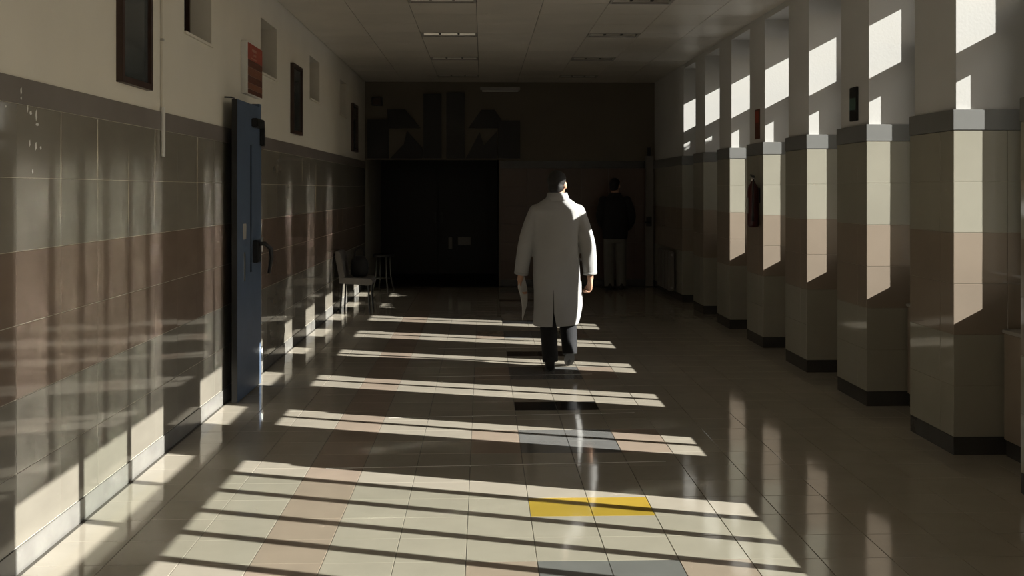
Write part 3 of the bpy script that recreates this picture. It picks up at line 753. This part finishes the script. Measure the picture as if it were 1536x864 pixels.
def doctor():
    t = empty('person', (0.69, 9.12, 0)); tag(t, 'person in a long white coat walking away and holding papers', 'person')
    # --- bare body: head, neck, trunk, arms, hands, legs
    b = MB(); hy = -0.42; hc = (-0.022, 0.025, 1.648)
    P = head(b, hc, hy)
    ellip_loft(b, [(0.80, -0.03, 0, 0.15, 0.10), (0.95, -0.03, 0, 0.16, 0.11), (1.15, -0.034, 0, 0.15, 0.10), (1.32, -0.032, 0, 0.17, 0.10), (1.42, -0.03, 0, 0.16, 0.085), (1.48, -0.028, 0, 0.09, 0.06)])
    LA = [(-0.205, 0, 1.40), (-0.268, -0.012, 1.25), (-0.312, -0.02, 1.09), (-0.348, 0.01, 0.845), (-0.356, 0.02, 0.80)]
    RA = [(0.150, 0, 1.40), (0.205, -0.005, 1.25), (0.248, -0.01, 1.09), (0.272, 0.02, 0.845), (0.274, 0.03, 0.80)]
    for A in (LA, RA): limb(b, A, [0.052, 0.047, 0.040, 0.028, 0.026], 14)
    hand(b, LA[-1], (0.02, 0.05, -1), (-1, 0.2, 0), (0.25, 1, 0), 0.95)
    hand(b, RA[-1], (-0.05, 0.10, -1), (1, -0.2, 0), (-0.2, 1, 0), 1.15)
    LL = [(-0.115, 0, 0.90), (-0.110, 0.005, 0.50), (-0.085, -0.03, 0.09)]
    RL = [(0.055, 0, 0.90), (0.075, 0.09, 0.50), (0.087, 0.045, 0.19)]
    for A in (LL, RL): limb(b, A, [0.075, 0.050, 0.034], 14)
    limb(b, [(-0.085, -0.03, 0.08), (-0.085, 0.10, 0.04)], [0.032, 0.026], 10); limb(b, [(0.088, 0.045, 0.165), (0.088, 0.135, 0.075)], [0.028, 0.022], 10)
    body = remesh(b, 'body', 'skin', t, 0.0055, 2)
    eyes(P, t); hair(P, t, hc, hy)
    # --- trousers and shoes
    tr = MB()
    ellip_loft(tr, [(0.74, -0.03, 0, 0.17, 0.115), (0.90, -0.03, 0, 0.175, 0.12), (1.02, -0.03, 0, 0.165, 0.115)])
    limb(tr, [(-0.11, 0, 0.86), (-0.108, 0.01, 0.50), (-0.098, -0.005, 0.28), (-0.088, -0.03, 0.07)], [0.098, 0.082, 0.074, 0.070], 18, cap1=False)
    limb(tr, [(0.05, 0, 0.86), (0.068, 0.09, 0.50), (0.084, 0.07, 0.30), (0.089, 0.030, 0.13)], [0.098, 0.082, 0.074, 0.066], 18, cap1=False)
    remesh(tr, 'trousers', 'trouser', t, 0.009, 3)
    shoe(t, (-0.082, 0.165, 0.002), (-0.092, -0.075, 0.002)); shoe(t, (0.092, 0.170, 0.004), (0.090, 0.005, 0.150))
    # --- coat: hollow skirt with a vent at the back
    c = MB()
    ellip_loft(c, [(0.394, -0.036, 0.02, 0.212, 0.140, 0.50), (0.46, -0.026, 0.02, 0.226, 0.145, 0.52), (0.56, -0.014, 0.02, 0.234, 0.148, 0.54), (0.70, -0.016, 0.015, 0.230, 0.145, 0.50), (0.85, -0.028, 0.01, 0.216, 0.144, 0.25), (1.03, -0.034, 0, 0.204, 0.138),
                   (1.21, -0.036, 0, 0.203, 0.138), (1.34, -0.030, -0.005, 0.215, 0.134), (1.42, -0.028, -0.005, 0.222, 0.118), (1.462, -0.027, -0.002, 0.195, 0.100), (1.50, -0.026, 0, 0.145, 0.088), (1.53, -0.024, 0.0, 0.100, 0.082), (1.555, -0.022, 0.0, 0.084, 0.078)], 36)
    limb(c, LA[:4], [0.078, 0.074, 0.070, 0.062], 20, cap1=False); limb(c, RA[:4], [0.078, 0.074, 0.072, 0.060], 20, cap1=False)
    core = MB(); ellip_loft(core, [(0.30, -0.036, 0.02, 0.198, 0.126, 0.50), (0.46, -0.026, 0.02, 0.213, 0.132, 0.52), (0.56, -0.014, 0.02, 0.221, 0.135, 0.54), (0.70, -0.016, 0.015, 0.216, 0.132, 0.50), (0.82, -0.028, 0.01, 0.200, 0.128, 0.28)], 36)
    vent = MB(); vent.prism([(-0.082, 0.30), (-0.022, 0.30), (-0.064, 0.52), (-0.068, 0.72), (-0.072, 0.72), (-0.072, 0.52)], 'y', -0.35, -0.04)
    coat = remesh(c, 'coat', 'coat', t, 0.009, 5, (core, vent))
    # collar, cuffs edges, half belt
    col = MB(); n = 24; vs = []; fs = []
    for (rr, z) in ((0.104, 1.505), (0.099, 1.535), (0.086, 1.575), (0.080, 1.577), (0.077, 1.54)):
        for k in range(n):
            a = PI*(0.56+1.88*k/(n-1)); vs.append((-0.023+rr*math.cos(a)*1.02, rr*math.sin(a)*0.98, z))
    for i in range(4):
        for k in range(n-1): fs.append((i*n+k, i*n+k+1, (i+1)*n+k+1, (i+1)*n+k))
    col.add(vs, fs); co = col.build('collar', 'coat', coat, True)
    s = co.modifiers.new('s', 'SOLIDIFY'); s.thickness = 0.004
    for A in (LA, RA):
        p, q = Vector(A[2]), Vector(A[3]); d = (q-p).normalized()
        MB().tube([q-d*0.028, q-d*0.004], [0.0635, 0.0625], 20).build('cuff', 'coat', coat, True)
    # papers in the left hand: a slightly bent sheet, a thing of its own
    pm = MB(); n = 8; vs = []; fs = []
    ax, ay, az = 0.69-0.347, 9.12+0.015, 0.50
    for k in range(n+1):
        u = k/n; z = az+0.30*u; bend = 0.018*math.sin(u*PI)
        for s_ in (-1, 1):
            w = 0.072*(1.0 if u > 0.12 else 0.75+u*2)
            vs.append((ax + 0.028 - 0.035*u + s_*w*0.36 + bend, ay + s_*w*0.93, z + s_*0.055))
    for k in range(n): fs.append((2*k, 2*k+1, 2*k+3, 2*k+2))
    pm.add(vs, fs); po = pm.build('paper_sheets', 'paper', None, False); sm = po.modifiers.new('s', 'SOLIDIFY'); sm.thickness = 0.003
    tag(po, 'folded white paper sheets hanging from the hand of the walking person', 'paper')
    return t
doctor()

def bystander():
    t = empty('person', (2.12, 16.35, 0), 0); tag(t, 'person in a dark jacket and pale trousers standing by the end wall', 'person')
    b = MB(); hc = (-0.0, 0.02, 1.665); P = head(b, hc, -0.5)
    ellip_loft(b, [(0.80, 0, 0, 0.15, 0.10), (1.15, 0, 0, 0.15, 0.10), (1.35, 0, 0, 0.17, 0.10), (1.44, 0, 0, 0.15, 0.08), (1.50, 0, 0, 0.09, 0.06)])
    LA = [(-0.185, 0, 1.43), (-0.235, -0.01, 1.18), (-0.16, 0.14, 1.02), (-0.04, 0.20, 1.05)]
    RA = [(0.185, 0, 1.43), (0.26, -0.01, 1.18), (0.22, 0.15, 1.00), (0.09, 0.22, 1.02)]
    for A in (LA, RA): limb(b, A, [0.05, 0.046, 0.036, 0.027], 14)
    hand(b, LA[-1], (0.8, 0.35, 0.1), (0, 1, 0), (0, 0.2, 1), 0.9); hand(b, RA[-1], (-0.8, 0.3, 0.1), (0, 1, 0), (0, 0.2, 1), 0.9)
    for s in (-1, 1):
        limb(b, [(s*0.09, 0, 0.9), (s*0.095, 0.01, 0.5), (s*0.095, -0.02, 0.09)], [0.075, 0.05, 0.034], 14)
        limb(b, [(s*0.095, -0.02, 0.08), (s*0.10, 0.10, 0.04)], [0.032, 0.026], 10)
    remesh(b, 'body', 'skin', t, 0.007, 2); eyes(P, t); hair(P, t, hc, -0.5)
    tr = MB(); ellip_loft(tr, [(0.76, 0, 0, 0.175, 0.115), (0.92, 0, 0, 0.175, 0.12), (1.02, 0, 0, 0.165, 0.115)])
    for s in (-1, 1): limb(tr, [(s*0.085, 0, 0.86), (s*0.095, 0.01, 0.5), (s*0.097, -0.02, 0.06)], [0.10, 0.088, 0.08], 18, cap1=False)
    remesh(tr, 'trousers', 'trouser2', t, 0.010, 3)
    shoe(t, (-0.105, 0.165, 0.002), (-0.095, -0.07, 0.002)); shoe(t, (0.105, 0.165, 0.002), (0.095, -0.07, 0.002))
    j = MB(); ellip_loft(j, [(0.82, 0.0, 0, 0.195, 0.14), (0.90, 0, 0, 0.205, 0.145), (1.10, 0, 0, 0.20, 0.14), (1.32, 0, 0, 0.21, 0.135), (1.44, 0, 0, 0.185, 0.11), (1.50, 0, 0, 0.12, 0.085), (1.56, 0, 0.0, 0.082, 0.075)], 32)
    for A in (LA, RA): limb(j, A[:3]+[tuple(Vector(A[2]).lerp(Vector(A[3]), 0.8))], [0.078, 0.074, 0.062, 0.052], 18, cap1=False)
    remesh(j, 'jacket', 'jacket', t, 0.010, 4)
bystander()
